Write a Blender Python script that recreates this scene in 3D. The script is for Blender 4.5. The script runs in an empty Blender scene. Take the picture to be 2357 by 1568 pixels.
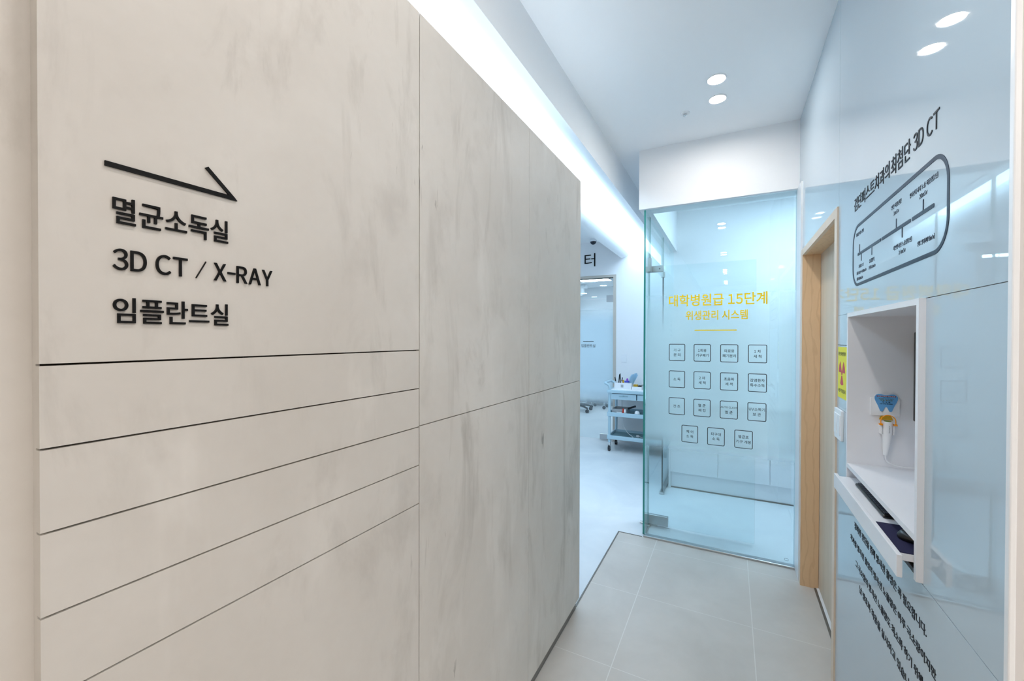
import bpy, bmesh, math, random
from mathutils import Vector, Matrix
random.seed(7)
S = bpy.context.scene
COL = S.collection
PI = math.pi

# ------------------------------------------------------------------ camera, world, exposure
CAM_H = 1.55
cam_data = bpy.data.cameras.new('camera')
cam_data.sensor_width = 36.0
cam_data.sensor_fit = 'HORIZONTAL'
cam_data.lens = 36.0 * 960.48 / 2357.0
cam_data.clip_start = 0.02
cam_data.clip_end = 100
cam = bpy.data.objects.new('camera', cam_data)
COL.objects.link(cam)
yaw, pitch, roll = 0.48179, -0.00765, 0.00247
fw = Vector((-math.sin(yaw)*math.cos(pitch), math.cos(yaw)*math.cos(pitch), math.sin(pitch)))
rt = Vector((math.cos(yaw), math.sin(yaw), 0))
up = rt.cross(fw)
rt2 = rt*math.cos(roll) + up*math.sin(roll)
up2 = -rt*math.sin(roll) + up*math.cos(roll)
cam.matrix_world = Matrix((( rt2.x, up2.x, -fw.x, 0), (rt2.y, up2.y, -fw.y, 0), (rt2.z, up2.z, -fw.z, CAM_H), (0, 0, 0, 1)))
S.camera = cam

world = bpy.data.worlds.new('world')
S.world = world
world.use_nodes = True
world.node_tree.nodes['Background'].inputs[0].default_value = (0.8, 0.88, 1, 1)
world.node_tree.nodes['Background'].inputs[1].default_value = 0.02

S.view_settings.view_transform = 'Standard'
S.view_settings.look = 'None'
S.view_settings.gamma = 1
S.view_settings.use_curve_mapping = False
S.view_settings.exposure = 1.6
S.cycles.max_bounces = 12
S.cycles.diffuse_bounces = 6
S.cycles.glossy_bounces = 6
S.cycles.transparent_max_bounces = 18
S.cycles.adaptive_threshold = 0.02
S.cycles.caustics_reflective = False
S.cycles.sample_clamp_indirect = 6

# light levels (the lamps themselves are built further down)
L_DOWN_COL, L_DOWN = (1.0, 0.95, 0.89), 72.0       # corridor and lobby downlights
L_COVE_COL, L_COVE = (0.60, 0.81, 1.0), 3.2        # linear cove light
L_STRIP_COL, L_STRIP = (0.76, 0.88, 1.0), 3.4     # added unseen strip on the partition top that brightens the ceiling
L_CLIN_COL, L_CLIN = (0.62, 0.83, 1.0), 16.0       # round lights of the treatment area
L_LOBBY_COL, L_LOBBY = (1.0, 0.95, 0.90), 6.4       # added out-of-view lobby panels that brighten the corridor
L_STER_COL, L_STER = (0.68, 0.87, 1.0), 9.0        # unseen lamps of two rooms; the sterilisation one is added for its light

# ------------------------------------------------------------------ helpers
def srgb(r, g, b):
    def f(c):
        c /= 255.0
        return c/12.92 if c <= .04045 else ((c+.055)/1.055)**2.4
    return (f(r), f(g), f(b), 1.0)

def wloc(o):
    v = Vector((0, 0, 0))
    while o is not None:
        v += o.location
        o = o.parent
    return v

def tag(o, label, cat, group=None):
    o['label'] = label
    o['category'] = cat
    if group:
        o['group'] = group
    return o

def thing(name, label, cat, loc, group=None):
    o = bpy.data.objects.new(name, None)
    o.empty_display_size = 0.05
    o.location = loc
    COL.objects.link(o)
    return tag(o, label, cat, group)

def obj(name, bm, mat, parent=None, smooth=False, bevel=0, origin=True, bseg=2):
    """link a bmesh given in world coordinates as one mesh object"""
    bmesh.ops.recalc_face_normals(bm, faces=bm.faces[:])
    me = bpy.data.meshes.new(name)
    off = Vector((0, 0, 0))
    if parent is not None:
        off = wloc(parent)
    elif origin:
        xs = [v.co.x for v in bm.verts]; ys = [v.co.y for v in bm.verts]; zs = [v.co.z for v in bm.verts]
        off = Vector(((min(xs)+max(xs))/2, (min(ys)+max(ys))/2, min(zs)))
    for v in bm.verts:
        v.co -= off
    bm.to_mesh(me)
    bm.free()
    for m in (mat if isinstance(mat, (list, tuple)) else [mat]):
        me.materials.append(m)
    o = bpy.data.objects.new(name, me)
    COL.objects.link(o)
    if parent is not None:
        o.parent = parent
    else:
        o.location = off
    if smooth:
        for p in me.polygons:
            p.use_smooth = True
        try:
            me.set_sharp_from_angle(angle=math.radians(40))
        except Exception:
            pass
    if bevel:
        md = o.modifiers.new('bevel', 'BEVEL')
        md.width = bevel
        md.segments = bseg
        md.limit_method = 'ANGLE'
        md.angle_limit = math.radians(40)
    return o

def struct(name, bm, mat, parent=None, bevel=0, smooth=False):
    o = obj(name, bm, mat, parent, origin=False, bevel=bevel, smooth=smooth)
    if parent is None:
        o['kind'] = 'structure'
    return o

def dup(root, delta, label=None, name=None):
    """copy a thing with its parts and sub-parts"""
    r = root.copy()
    COL.objects.link(r)
    r.location = Vector(root.location) + Vector(delta)
    if label:
        r['label'] = label
    for ch in list(root.children):
        c = ch.copy(); COL.objects.link(c); c.parent = r
        for g in list(ch.children):
            d = g.copy(); COL.objects.link(d); d.parent = c
    return r

def B():
    return bmesh.new()

def box(bm, x0, x1, y0, y1, z0, z1, mi=0):
    vs = [bm.verts.new((x, y, z)) for x in (x0, x1) for y in (y0, y1) for z in (z0, z1)]
    fs = []
    for idx in ((0, 1, 3, 2), (4, 6, 7, 5), (0, 4, 5, 1), (2, 3, 7, 6), (0, 2, 6, 4), (1, 5, 7, 3)):
        f = bm.faces.new([vs[i] for i in idx]); f.material_index = mi; fs.append(f)
    return fs      # -x, +x, -y, +y, -z, +z

def bx(*a):
    bm = B(); box(bm, *a); return bm

def frame_of(d):
    d = d.normalized()
    a = Vector((0, 0, 1)) if abs(d.z) < .9 else Vector((1, 0, 0))
    u = d.cross(a).normalized()
    return u, d.cross(u).normalized()

def cyl(bm, p, q, r0, r1=None, n=20, caps=True):
    p, q = Vector(p), Vector(q)
    r1 = r0 if r1 is None else r1
    u, v = frame_of(q-p)
    a = [bm.verts.new(p+(u*math.cos(2*PI*i/n)+v*math.sin(2*PI*i/n))*r0) for i in range(n)]
    b = [bm.verts.new(q+(u*math.cos(2*PI*i/n)+v*math.sin(2*PI*i/n))*r1) for i in range(n)]
    for i in range(n):
        bm.faces.new((a[i], a[(i+1) % n], b[(i+1) % n], b[i]))
    if caps:
        bm.faces.new(a[::-1]); bm.faces.new(b)
    return bm

def tube(bm, pts, r, n=10):
    pts = [Vector(p) for p in pts]
    rings = []
    u = None
    for i, p in enumerate(pts):
        d = (pts[min(i+1, len(pts)-1)]-pts[max(i-1, 0)]).normalized()
        if u is None:
            u, v = frame_of(d)
        else:
            u = (u-d*u.dot(d)).normalized(); v = d.cross(u)
        rr = r[i] if isinstance(r, (list, tuple)) else r
        rings.append([bm.verts.new(p+(u*math.cos(2*PI*k/n)+v*math.sin(2*PI*k/n))*rr) for k in range(n)])
    for a, b in zip(rings, rings[1:]):
        for k in range(n):
            bm.faces.new((a[k], a[(k+1) % n], b[(k+1) % n], b[k]))
    bm.faces.new(rings[0][::-1]); bm.faces.new(rings[-1])
    return bm

def spline(pts, n=8):
    """Catmull-Rom points"""
    P = [Vector(p) for p in pts]
    P = [P[0]*2-P[1]] + P + [P[-1]*2-P[-2]]
    out = []
    for i in range(1, len(P)-2):
        for k in range(n):
            t = k/n
            a, b, c, d = P[i-1], P[i], P[i+1], P[i+2]
            out.append(.5*((2*b)+(c-a)*t+(2*a-5*b+4*c-d)*t*t+(3*b-a-3*c+d)*t**3))
    out.append(P[-2])
    return out

def lathe(bm, prof, c, n=28):
    """profile of (radius, z) about the vertical through c"""
    rings = []
    for r, z in prof:
        rings.append([bm.verts.new((c[0]+r*math.cos(2*PI*i/n), c[1]+r*math.sin(2*PI*i/n), c[2]+z)) for i in range(n)] if r > 1e-6
                     else [bm.verts.new((c[0], c[1], c[2]+z))])
    for a, b in zip(rings, rings[1:]):
        for i in range(n):
            if len(a) == 1 and len(b) == 1:
                continue
            if len(a) == 1:
                bm.faces.new((a[0], b[i], b[(i+1) % n]))
            elif len(b) == 1:
                bm.faces.new((a[i], a[(i+1) % n], b[0]))
            else:
                bm.faces.new((a[i], a[(i+1) % n], b[(i+1) % n], b[i]))
    return bm

def prism(bm, pts, fmap, w0, w1):
    """polygon (u,v) pushed from w0 to w1 through the plane map"""
    a = [bm.verts.new(fmap(u, v, w0)) for u, v in pts]
    b = [bm.verts.new(fmap(u, v, w1)) for u, v in pts]
    n = len(pts)
    bm.faces.new(a[::-1]); bm.faces.new(b)
    for i in range(n):
        bm.faces.new((a[i], a[(i+1) % n], b[(i+1) % n], b[i]))
    return bm

def rrect(u0, u1, v0, v1, r, n=8):
    out = []
    for cu, cv, a0 in ((u1-r, v1-r, 0), (u0+r, v1-r, 90), (u0+r, v0+r, 180), (u1-r, v0+r, 270)):
        for k in range(n+1):
            a = math.radians(a0+90*k/n)
            out.append((cu+r*math.cos(a), cv+r*math.sin(a)))
    return out

def ring(bm, outer, inner, fmap, w0, w1):
    n = len(outer)
    L = [[bm.verts.new(fmap(u, v, w)) for u, v in loop] for loop, w in ((outer, w0), (inner, w0), (outer, w1), (inner, w1))]
    for i in range(n):
        j = (i+1) % n
        bm.faces.new((L[0][i], L[0][j], L[1][j], L[1][i]))
        bm.faces.new((L[2][i], L[2][j], L[3][j], L[3][i]))
        bm.faces.new((L[0][i], L[0][j], L[2][j], L[2][i]))
        bm.faces.new((L[1][i], L[1][j], L[3][j], L[3][i]))
    return bm

# lettering ---------------------------------------------------------
_cache = {}
def one_glyph(ch, bold, res):
    """mesh of one character; Latin letters and digits use their wide forms so that they match the Korean type"""
    key = (ch, bold, res)
    if key not in _cache:
        c = bpy.data.curves.new('lettering', 'FONT')
        c.body = chr(ord(ch)+0xFEE0) if 33 <= ord(ch) <= 126 else ch
        c.size = 1; c.resolution_u = res; c.offset = bold; c.extrude = .05
        c.dimensions = '2D'; c.fill_mode = 'BOTH'
        o = bpy.data.objects.new('lettering', c)
        COL.objects.link(o)
        bpy.context.view_layer.update()
        me = bpy.data.meshes.new_from_object(o.evaluated_get(bpy.context.evaluated_depsgraph_get()))
        bpy.data.objects.remove(o); bpy.data.curves.remove(c)
        bm = B(); bm.from_mesh(me); bpy.data.meshes.remove(me)
        bmesh.ops.remove_doubles(bm, verts=bm.verts[:], dist=1e-5)
        bm.verts.index_update()
        vs = [v.co.copy() for v in bm.verts]
        fs = [[v.index for v in f.verts] for f in bm.faces]
        bm.free()
        if 33 <= ord(ch) <= 126:           # trim the side bearings, narrow a little
            k = .92
            x0 = min(v.x for v in vs); x1 = max(v.x for v in vs)
            vs = [Vector(((v.x-x0)*k+.045, v.y, v.z)) for v in vs]
            adv = (x1-x0)*k+.09
            if ch == '/':
                y0 = min(v.y for v in vs); y1 = max(v.y for v in vs)
                vs = [Vector(((v.x-.045)*.52+.06, (v.y-y0)/(y1-y0)*.742-.005, v.z)) for v in vs]
                adv = (x1-x0)*k*.52+.12
            if ch == '-':
                m_ = (x1-x0)*k/2
                vs = [Vector(((v.x-.045-m_)*.55+m_*.55+.03, v.y, v.z)) for v in vs]
                adv = (x1-x0)*k*.55+.06
        else:
            adv = .92
        _cache[key] = (vs, fs, adv)
    return _cache[key]

def glyphs(s, bold, depth, spacing=1.0, res=3):
    V, F, x = [], [], 0.0
    for ch in s:
        if ch == ' ':
            x += .25
            continue
        vs, fs, adv = one_glyph(ch, bold, res)
        n = len(V)
        V += [Vector((v.x+x, v.y, v.z)) for v in vs]
        F += [[i+n for i in f] for f in fs]
        x += adv*spacing
    return V, F

def text(s, fmap, u0=None, u1=None, v0=None, v1=None, cu=None, cv=None, size=None, depth=.001, bold=0.0, spacing=1.0, lift=0.0, res=3):
    """lettering fitted to a box (u0..u1, v0..v1), or of a given size centred on cu, cv"""
    vs, fs = glyphs(s, bold, 0.05, spacing, res)
    xa, xb = min(v.x for v in vs), max(v.x for v in vs)
    ya, yb = min(v.y for v in vs), max(v.y for v in vs)
    za, zb = min(v.z for v in vs), max(v.z for v in vs)
    bm = B()
    if size is not None:
        su = sv = size
        ou = cu-(xa+xb)/2*size
        ov = cv-(ya+yb)/2*size
    else:
        su = (u1-u0)/(xb-xa); sv = (v1-v0)/(yb-ya) if v1 is not None else su
        ou = u0-xa*su; ov = v0-ya*sv
    nv = [bm.verts.new(fmap(ou+v.x*su, ov+v.y*sv, lift+(v.z-za)/(zb-za)*depth)) for v in vs]
    for f in fs:
        try:
            bm.faces.new([nv[i] for i in f])
        except ValueError:
            pass
    return bm

def split_letters(bm, key):
    """cut a line of lettering into one bmesh per letter (islands that overlap along the line belong together)"""
    bm.verts.ensure_lookup_table()
    seen, isl = set(), []
    for v in bm.verts:
        if v in seen:
            continue
        st, grp = [v], []
        seen.add(v)
        while st:
            a = st.pop(); grp.append(a)
            for e in a.link_edges:
                b = e.other_vert(a)
                if b not in seen:
                    seen.add(b); st.append(b)
        isl.append((min(key(x.co) for x in grp), max(key(x.co) for x in grp), grp))
    isl.sort(key=lambda t: t[0])
    cl = []
    for a, b, g in isl:
        if cl and a < cl[-1][1]-0.12*min(b-a, cl[-1][1]-cl[-1][0]):
            cl[-1][1] = max(cl[-1][1], b); cl[-1][2].extend(g)
        else:
            cl.append([a, b, list(g)])
    out = []
    for a, b, g in cl:
        n = B(); mp = {v: n.verts.new(v.co) for v in g}
        done = set()
        for v in g:
            for f in v.link_faces:
                if f not in done:
                    done.add(f); n.faces.new([mp[x] for x in f.verts])
        out.append(n)
    bm.free()
    return out

# ------------------------------------------------------------------ materials
def mat(name, col, rough=.5, metal=0, spec=.5, coat=0, emit=None, estr=0):
    m = bpy.data.materials.new(name)
    m.use_nodes = True
    b = m.node_tree.nodes['Principled BSDF']
    b.inputs['Base Color'].default_value = col if len(col) == 4 else (*col, 1)
    b.inputs['Roughness'].default_value = rough
    b.inputs['Metallic'].default_value = metal
    b.inputs['Specular IOR Level'].default_value = spec
    b.inputs['Coat Weight'].default_value = coat
    if emit:
        b.inputs['Emission Color'].default_value = (*emit, 1)
        b.inputs['Emission Strength'].default_value = estr
    return m

class NT:
    """tiny node-tree builder"""
    def __init__(s, m):
        s.t = m.node_tree; s.n = s.t.nodes; s.l = s.t.links
    def node(s, kind, **kw):
        n = s.n.new(kind)
        for k, v in kw.items():
            setattr(n, k, v)
        return n
    def set(s, sock, v):
        if hasattr(v, 'is_output'):
            s.l.new(v, sock)
        else:
            sock.default_value = v
    def math(s, op, a, b=0.0, c=None):
        n = s.node('ShaderNodeMath', operation=op)
        s.set(n.inputs[0], a); s.set(n.inputs[1], b)
        if c is not None:
            s.set(n.inputs[2], c)
        return n.outputs[0]
    def coord(s, scale=(1, 1, 1)):
        c = s.node('ShaderNodeTexCoord')
        mp = s.node('ShaderNodeMapping')
        mp.inputs['Scale'].default_value = scale
        s.l.new(c.outputs['Object'], mp.inputs['Vector'])
        return mp.outputs[0]
    def noise(s, vec, scale, detail=4, rough=.55, dist=0):
        n = s.node('ShaderNodeTexNoise')
        s.l.new(vec, n.inputs['Vector'])
        n.inputs['Scale'].default_value = scale; n.inputs['Detail'].default_value = detail
        n.inputs['Roughness'].default_value = rough; n.inputs['Distortion'].default_value = dist
        return n.outputs[0]
    def ramp(s, fac, stops):
        r = s.node('ShaderNodeValToRGB')
        e = r.color_ramp.elements
        while len(e) < len(stops):
            e.new(.5)
        for k, (p, c) in enumerate(stops):
            e[k].position = p; e[k].color = c if len(c) == 4 else (*c, 1)
        s.l.new(fac, r.inputs[0])
        return r.outputs[0]
    def mix(s, fac, a, b, mode='MIX'):
        n = s.node('ShaderNodeMix', data_type='RGBA', blend_type=mode)
        s.set(n.inputs[0], fac); s.set(n.inputs[6], a); s.set(n.inputs[7], b)
        return n.outputs[2]
    def sep(s, vec):
        n = s.node('ShaderNodeSeparateXYZ'); s.l.new(vec, n.inputs[0]); return n.outputs
    def bump(s, h, strength=.2, dist=.001):
        n = s.node('ShaderNodeBump'); n.inputs['Strength'].default_value = strength; n.inputs['Distance'].default_value = dist
        s.l.new(h, n.inputs['Height']); return n.outputs[0]

W1 = (1, 1, 1, 1)
M = {}
M['wall'] = mat('white wall paint', srgb(240, 241, 243), .6)
M['lobby'] = mat('warm white lobby paint', srgb(226, 220, 212), .7)
M['nearpaint'] = mat('light grey paint', srgb(216, 214, 214), .7)
M['ceil'] = mat('white ceiling paint', srgb(246, 248, 250), .8)
M['fascia'] = mat('satin white fascia', srgb(242, 244, 246), .45)
M['gap'] = mat('dark shadow gap', srgb(52, 40, 28), .9)
M['black'] = mat('black acrylic', srgb(8, 8, 9), .5, spec=.2)
M['navy'] = mat('slate blue acrylic', srgb(28, 40, 60), .4, spec=.3)
M['ink'] = mat('charcoal print', srgb(26, 31, 39), .5, spec=.25)
M['decal'] = mat('black vinyl decal', srgb(12, 22, 26), .5)
M['yellow'] = mat('yellow vinyl decal', srgb(255, 216, 12), .5)
M['steel'] = mat('brushed steel', srgb(190, 192, 194), .28, 1)
M['chrome'] = mat('polished chrome', srgb(215, 218, 220), .1, 1)
M['plinth'] = mat('grey metal plinth', srgb(125, 122, 118), .4, .6)
M['white'] = mat('white laminate', srgb(233, 234, 238), .35)
M['plastic'] = mat('white plastic', srgb(238, 240, 243), .3)
M['blue'] = mat('pale blue trolley plastic', srgb(178, 206, 220), .35)
M['bluedk'] = mat('blue grey shelf mat', srgb(112, 146, 156), .5)
M['rubber'] = mat('dark grey rubber', srgb(38, 42, 50), .55)
M['keys'] = mat('dark grey keys', srgb(62, 68, 78), .4)
M['dark'] = mat('black plastic', srgb(14, 15, 17), .3)
M['pad'] = mat('navy mouse pad cloth', srgb(22, 20, 62), .9)
M['sticker'] = mat('yellow paper', srgb(228, 222, 60), .6)
M['stred'] = mat('faded red print', srgb(190, 72, 84), .6)
M['stink'] = mat('dark grey print', srgb(70, 74, 40), .6)
M['tooth'] = mat('sky blue print', srgb(96, 164, 220), .5)
M['red'] = mat('dark red print', srgb(150, 20, 50), .5)
M['olive'] = mat('olive print', srgb(120, 124, 60), .5)
M['orange'] = mat('orange plastic', srgb(240, 150, 0), .25)
M['green'] = mat('green lens', srgb(40, 120, 50), .15)
M['edge'] = mat('green glass edge', srgb(52, 138, 132), .15)
M['dkedge'] = mat('dark green glass edge', srgb(18, 58, 68), .15)
M['grey'] = mat('grey plastic', srgb(168, 172, 176), .5)
M['purple'] = mat('purple plastic', srgb(150, 80, 190), .4)
M['cobalt'] = mat('violet blue plastic', srgb(84, 96, 214), .4)
M['mask'] = mat('light blue mask fabric', srgb(196, 228, 246), .8)
M['amber'] = mat('mustard card', srgb(206, 160, 20), .6)
M['tissue'] = mat('white tissue', srgb(246, 247, 248), .9)
M['redp'] = mat('red plastic', srgb(200, 60, 40), .4)
M['frame2'] = mat('beige door frame laminate', srgb(196, 188, 178), .5)
M['base'] = mat('grey brown skirting', srgb(150, 148, 146), .6)
M['dome'] = mat('smoked dome', srgb(10, 26, 46), .1)

# concrete-look panels
m = mat('concrete look panel', srgb(204, 196, 187), .55); t = NT(m); b = t.n['Principled BSDF']
v = t.coord()
big = t.noise(v, 1.7, 5, .55, .4)
base = t.ramp(big, [(.3, srgb(200, 195, 188)), (.52, srgb(208, 204, 198)), (.72, srgb(216, 213, 208))])
vs_ = t.coord((1, 4.5, 1.1))
sm = t.noise(vs_, 1.7, 7, .62, .8)
sm2 = t.noise(t.coord((1, 1.0, .8)), 1.1, 3, .5, .2)
smask = t.math('MULTIPLY', t.ramp(sm, [(.53, (0, 0, 0)), (.72, (1, 1, 1))]), t.ramp(sm2, [(.36, (0, 0, 0)), (.58, (1, 1, 1))]))
c1 = t.mix(t.math('MULTIPLY', smask, .58), base, srgb(150, 144, 136))
pat = t.noise(t.coord((1, 2.2, 1.2)), 3.4, 6, .62, .3)
c2 = t.mix(t.math('MULTIPLY', t.ramp(pat, [(.56, (0, 0, 0)), (.76, (1, 1, 1))]), .27), c1, srgb(146, 139, 132))
lite = t.noise(t.coord((1, 3, .9)), 2.0, 4, .55, .4)
c2 = t.mix(t.math('MULTIPLY', t.ramp(lite, [(.58, (0, 0, 0)), (.8, (1, 1, 1))]), .5), c2, srgb(230, 227, 222))
scr = t.noise(t.coord((1, 26, 5)), 1.6, 3, .5, .6)
rar = t.noise(v, 2.3, 2, .5)
scm = t.math('MULTIPLY', t.ramp(scr, [(.69, (0, 0, 0)), (.72, (1, 1, 1))]), t.ramp(rar, [(.57, (0, 0, 0)), (.66, (1, 1, 1))]))
c3 = t.mix(t.math('MULTIPLY', scm, .6), c2, srgb(110, 104, 98))
fine = t.noise(v, 42, 4, .6)
c4 = t.mix(t.math('MULTIPLY', fine, .10), c3, srgb(150, 144, 136))
t.l.new(c4, b.inputs['Base Color'])
t.l.new(t.bump(t.noise(v, 9, 6, .6), .08, .004), b.inputs['Normal'])
M['concrete'] = m

# corridor tiles
m = mat('pale grey floor tile', srgb(196, 193, 190), .42); t = NT(m); b = t.n['Principled BSDF']
v = t.coord(); xyz = t.sep(v)
def line(coord, o, step, w):
    f = t.math('FRACT', t.math('DIVIDE', t.math('SUBTRACT', coord, o-50*step), step))
    return t.math('GREATER_THAN', t.math('ABSOLUTE', t.math('SUBTRACT', f, .5)), .5-w/step/2)
g = t.math('MAXIMUM', line(xyz[0], .114, .602, .004), line(xyz[1], 1.947, .6185, .003))
cloud = t.ramp(t.noise(v, 2.6, 6, .6, .4), [(.3, srgb(193, 187, 181)), (.7, srgb(207, 201, 195))])
t.l.new(t.mix(t.math('MULTIPLY', g, .55), cloud, srgb(232, 230, 226)), b.inputs['Base Color'])
t.l.new(t.bump(t.math('SUBTRACT', 1.0, g), .1, .001), b.inputs['Normal'])
M['tile'] = m

# resin floor of the treatment area
m = mat('white resin floor', srgb(222, 226, 230), .38); t = NT(m); b = t.n['Principled BSDF']
v = t.coord()
t.l.new(t.ramp(t.noise(v, 1.6, 5, .6, .6), [(.3, srgb(212, 217, 223)), (.7, srgb(228, 231, 234))]), b.inputs['Base Color'])
M['resin'] = m

# back-painted glass cladding
m = mat('back painted pale blue glass', srgb(184, 200, 211), .02, spec=.5, coat=0.0); b = m.node_tree.nodes['Principled BSDF']
b.inputs['IOR'].default_value = 1.55
M['clad'] = m

# maple
def wood(name, ca, cb, cdark, scale, zf=.12, dist=7):
    m = mat(name, ca, .45); t = NT(m); b = t.n['Principled BSDF']
    v = t.coord((scale, scale, scale*zf))
    n1 = t.noise(v, 7, 4, .6, 1.2)
    w = t.node('ShaderNodeTexWave', wave_type='BANDS', bands_direction='X')
    w.inputs['Scale'].default_value = 2.6; w.inputs['Distortion'].default_value = dist; w.inputs['Detail'].default_value = 3
    w.inputs['Detail Scale'].default_value = 1.2
    t.l.new(v, w.inputs['Vector'])
    c = t.mix(n1, ca, cb)
    c = t.mix(t.math('MULTIPLY', t.ramp(w.outputs[1], [(.80, (0, 0, 0)), (1, (1, 1, 1))]), .24), c, cdark)
    t.l.new(c, b.inputs['Base Color'])
    return m
M['maple'] = wood('maple jamb veneer', srgb(232, 198, 158), srgb(222, 186, 146), srgb(186, 142, 100), 3.0, .3, 11)
M['casing'] = wood('pale maple casing', srgb(228, 210, 190), srgb(220, 200, 178), srgb(204, 182, 158), 2.0)
M['leaf'] = wood('pale ash door veneer', srgb(216, 200, 180), srgb(206, 189, 168), srgb(190, 171, 148), 2.6)

# clear sheet glass: tinted, with mirror reflection that grows towards grazing view
def glass(name, tint, r0=.045):
    m = bpy.data.materials.new(name); m.use_nodes = True
    t = NT(m)
    t.n.remove(t.n['Principled BSDF'])
    out = t.n['Material Output']
    tr = t.node('ShaderNodeBsdfTransparent'); tr.inputs[0].default_value = (*tint, 1)
    gl = t.node('ShaderNodeBsdfAnisotropic'); gl.inputs['Roughness'].default_value = 0.0
    gl.inputs[0].default_value = (.95, 1, 1, 1)
    lw = t.node('ShaderNodeLayerWeight'); lw.inputs[0].default_value = .5
    f = t.math('ADD', t.math('MULTIPLY', t.math('POWER', lw.outputs['Facing'], 5.0), 1-r0), r0)
    mx = t.node('ShaderNodeMixShader')
    t.l.new(f, mx.inputs[0]); t.l.new(tr.outputs[0], mx.inputs[1]); t.l.new(gl.outputs[0], mx.inputs[2])
    t.l.new(mx.outputs[0], out.inputs[0])
    return m
M['glass'] = glass('clear greenish sheet glass', (.875, .95, .965), .05)
M['glass2'] = glass('clear sheet glass', (.95, .985, .99), .045)

# frosted film that fades out towards its upper and lower ends
def film(name, z0, z1, z2, z3, amount, col):
    m = bpy.data.materials.new(name); m.use_nodes = True
    t = NT(m)
    t.n.remove(t.n['Principled BSDF'])
    out = t.n['Material Output']
    z = t.sep(t.coord())[2]
    def step(a, bb):
        n = t.node('ShaderNodeMapRange', interpolation_type='SMOOTHSTEP')
        t.l.new(z, n.inputs[0]); n.inputs[1].default_value = a; n.inputs[2].default_value = bb
        return n.outputs[0]
    f = t.math('MULTIPLY', t.math('MULTIPLY', step(z0, z1), t.math('SUBTRACT', 1.0, step(z2, z3))), amount)
    di = t.node('ShaderNodeBsdfDiffuse'); di.inputs[0].default_value = col
    tl = t.node('ShaderNodeBsdfTranslucent'); tl.inputs[0].default_value = col
    ms = t.node('ShaderNodeMixShader'); ms.inputs[0].default_value = .55
    t.l.new(di.outputs[0], ms.inputs[1]); t.l.new(tl.outputs[0], ms.inputs[2])
    tr = t.node('ShaderNodeBsdfTransparent')
    mx = t.node('ShaderNodeMixShader')
    t.l.new(f, mx.inputs[0]); t.l.new(tr.outputs[0], mx.inputs[1]); t.l.new(ms.outputs[0], mx.inputs[2])
    t.l.new(mx.outputs[0], out.inputs[0])
    return m
M['film'] = film('frosted gradient film', .62, .86, 1.55, 2.05, .90, (.93, .96, .97, 1))
M['film2'] = film('frosted gradient film of far door', .42, .80, 1.75, 2.1, .92, (.78, .90, 1.0, 1))

def emit(name, col, s):
    m = bpy.data.materials.new(name); m.use_nodes = True
    t = NT(m); t.n.remove(t.n['Principled BSDF'])
    e = t.node('ShaderNodeEmission'); e.inputs[0].default_value = (*col, 1); e.inputs[1].default_value = s
    t.l.new(e.outputs[0], t.n['Material Output'].inputs[0])
    return m
M['lampwarm'] = emit('warm white lamp lens', L_DOWN_COL, L_DOWN)
M['lampcool'] = emit('cool white lamp lens', L_CLIN_COL, L_CLIN)
M['cove'] = emit('cool white cove light', L_COVE_COL, L_COVE)
M['lobbyfill'] = emit('warm white fill panel', L_LOBBY_COL, L_LOBBY)
M['strip'] = emit('cool white fill strip', L_STRIP_COL, L_STRIP)
M['ster'] = emit('cool white unseen lamp', L_STER_COL, L_STER)

# ------------------------------------------------------------------ the place: main measures (metres)
XL = -.757      # face of the concrete wall
XR = .403       # face of the glass cladding
YG = 3.368      # glass partition at the end of the corridor
YF = 6.21       # far wall of the treatment area
ZC = 3.0        # ceiling
ZH = 2.544      # underside of the header over the partition

def FL(u, v, w): return (XL+w, u, v)          # on the concrete wall: u towards the end of the corridor
def FR(u, v, w): return (XR-w, -u, v)         # on the glass cladding: u = -Y, as read
def FG(u, v, w): return (u, YG-.006-w, v)     # on the glass partition, as read from the corridor
def FF(u, v, w): return (u, YF-w, v)          # on the far wall

# ------------------------------------------------------------------ large structure
struct('floor', bx(-.78, 6, -6.5, 3.34, -.1, 0), M['tile'])
bm = B(); box(bm, -5.6, -.78, -6.5, 9.5, -.1, 0); box(bm, -.78, 2.2, 3.34, 9.5, -.1, 0)
struct('floor_treatment_area', bm, M['resin'])
bm = B(); box(bm, -.905, 6, -6.5, YG, ZC, ZC+.1); box(bm, -.905, -.55, YG, YF, ZC, ZC+.1)
box(bm, -5.6, -1.43, -3, YF, ZC, ZC+.1); box(bm, -1.44, -.905, -3, YF, 2.96, ZC+.1); box(bm, -.55, 2.2, YG, 5.2, ZC, ZC+.1)
struct('ceiling', bm, M['ceil'])

# concrete clad wall on the left: panels with open joints over a dark backing
bm = B()
Y0, Y1, Y2, Y3 = .186, .898, 1.603, 2.287
g = .0014
zs = [2.437, 1.514, 1.4085, 1.303, 1.1975, 1.092, .062]
for za, zb in zip(zs, zs[1:]):
    box(bm, XL-.012, XL, Y0, Y1-g, zb+(g if zb > .1 else 0), za-(g if za < 2.4 else 0))
for ya, yb in ((Y1+g, Y2-g*.6), (Y2+g*.6, Y3)):
    box(bm, XL-.012, XL, ya, yb, 1.305+g, 2.437); box(bm, XL-.012, XL, ya, yb, .062, 1.305-g)
box(bm, XL-.022, XL-.012, Y0+.004, Y3-.001, .062, 2.436, 1)
box(bm, XL-.022, XL-.012, Y0, Y0+.0035, .062, 2.437); box(bm, XL-.16, XL-.022, Y0-.0, Y3, .062, 2.437)
struct('wall_left', bm, [M['concrete'], M['gap']])
struct('baseboard_left', bx(XL-.15, XL-.017, Y0, Y3-.012, 0, .062), M['plinth'])
# same finish, set back, running on past the camera
struct('wall_entry', bx(XL-.16, XL-.0235, -6.4, Y0, 0, ZC), M['concrete'])

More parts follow.
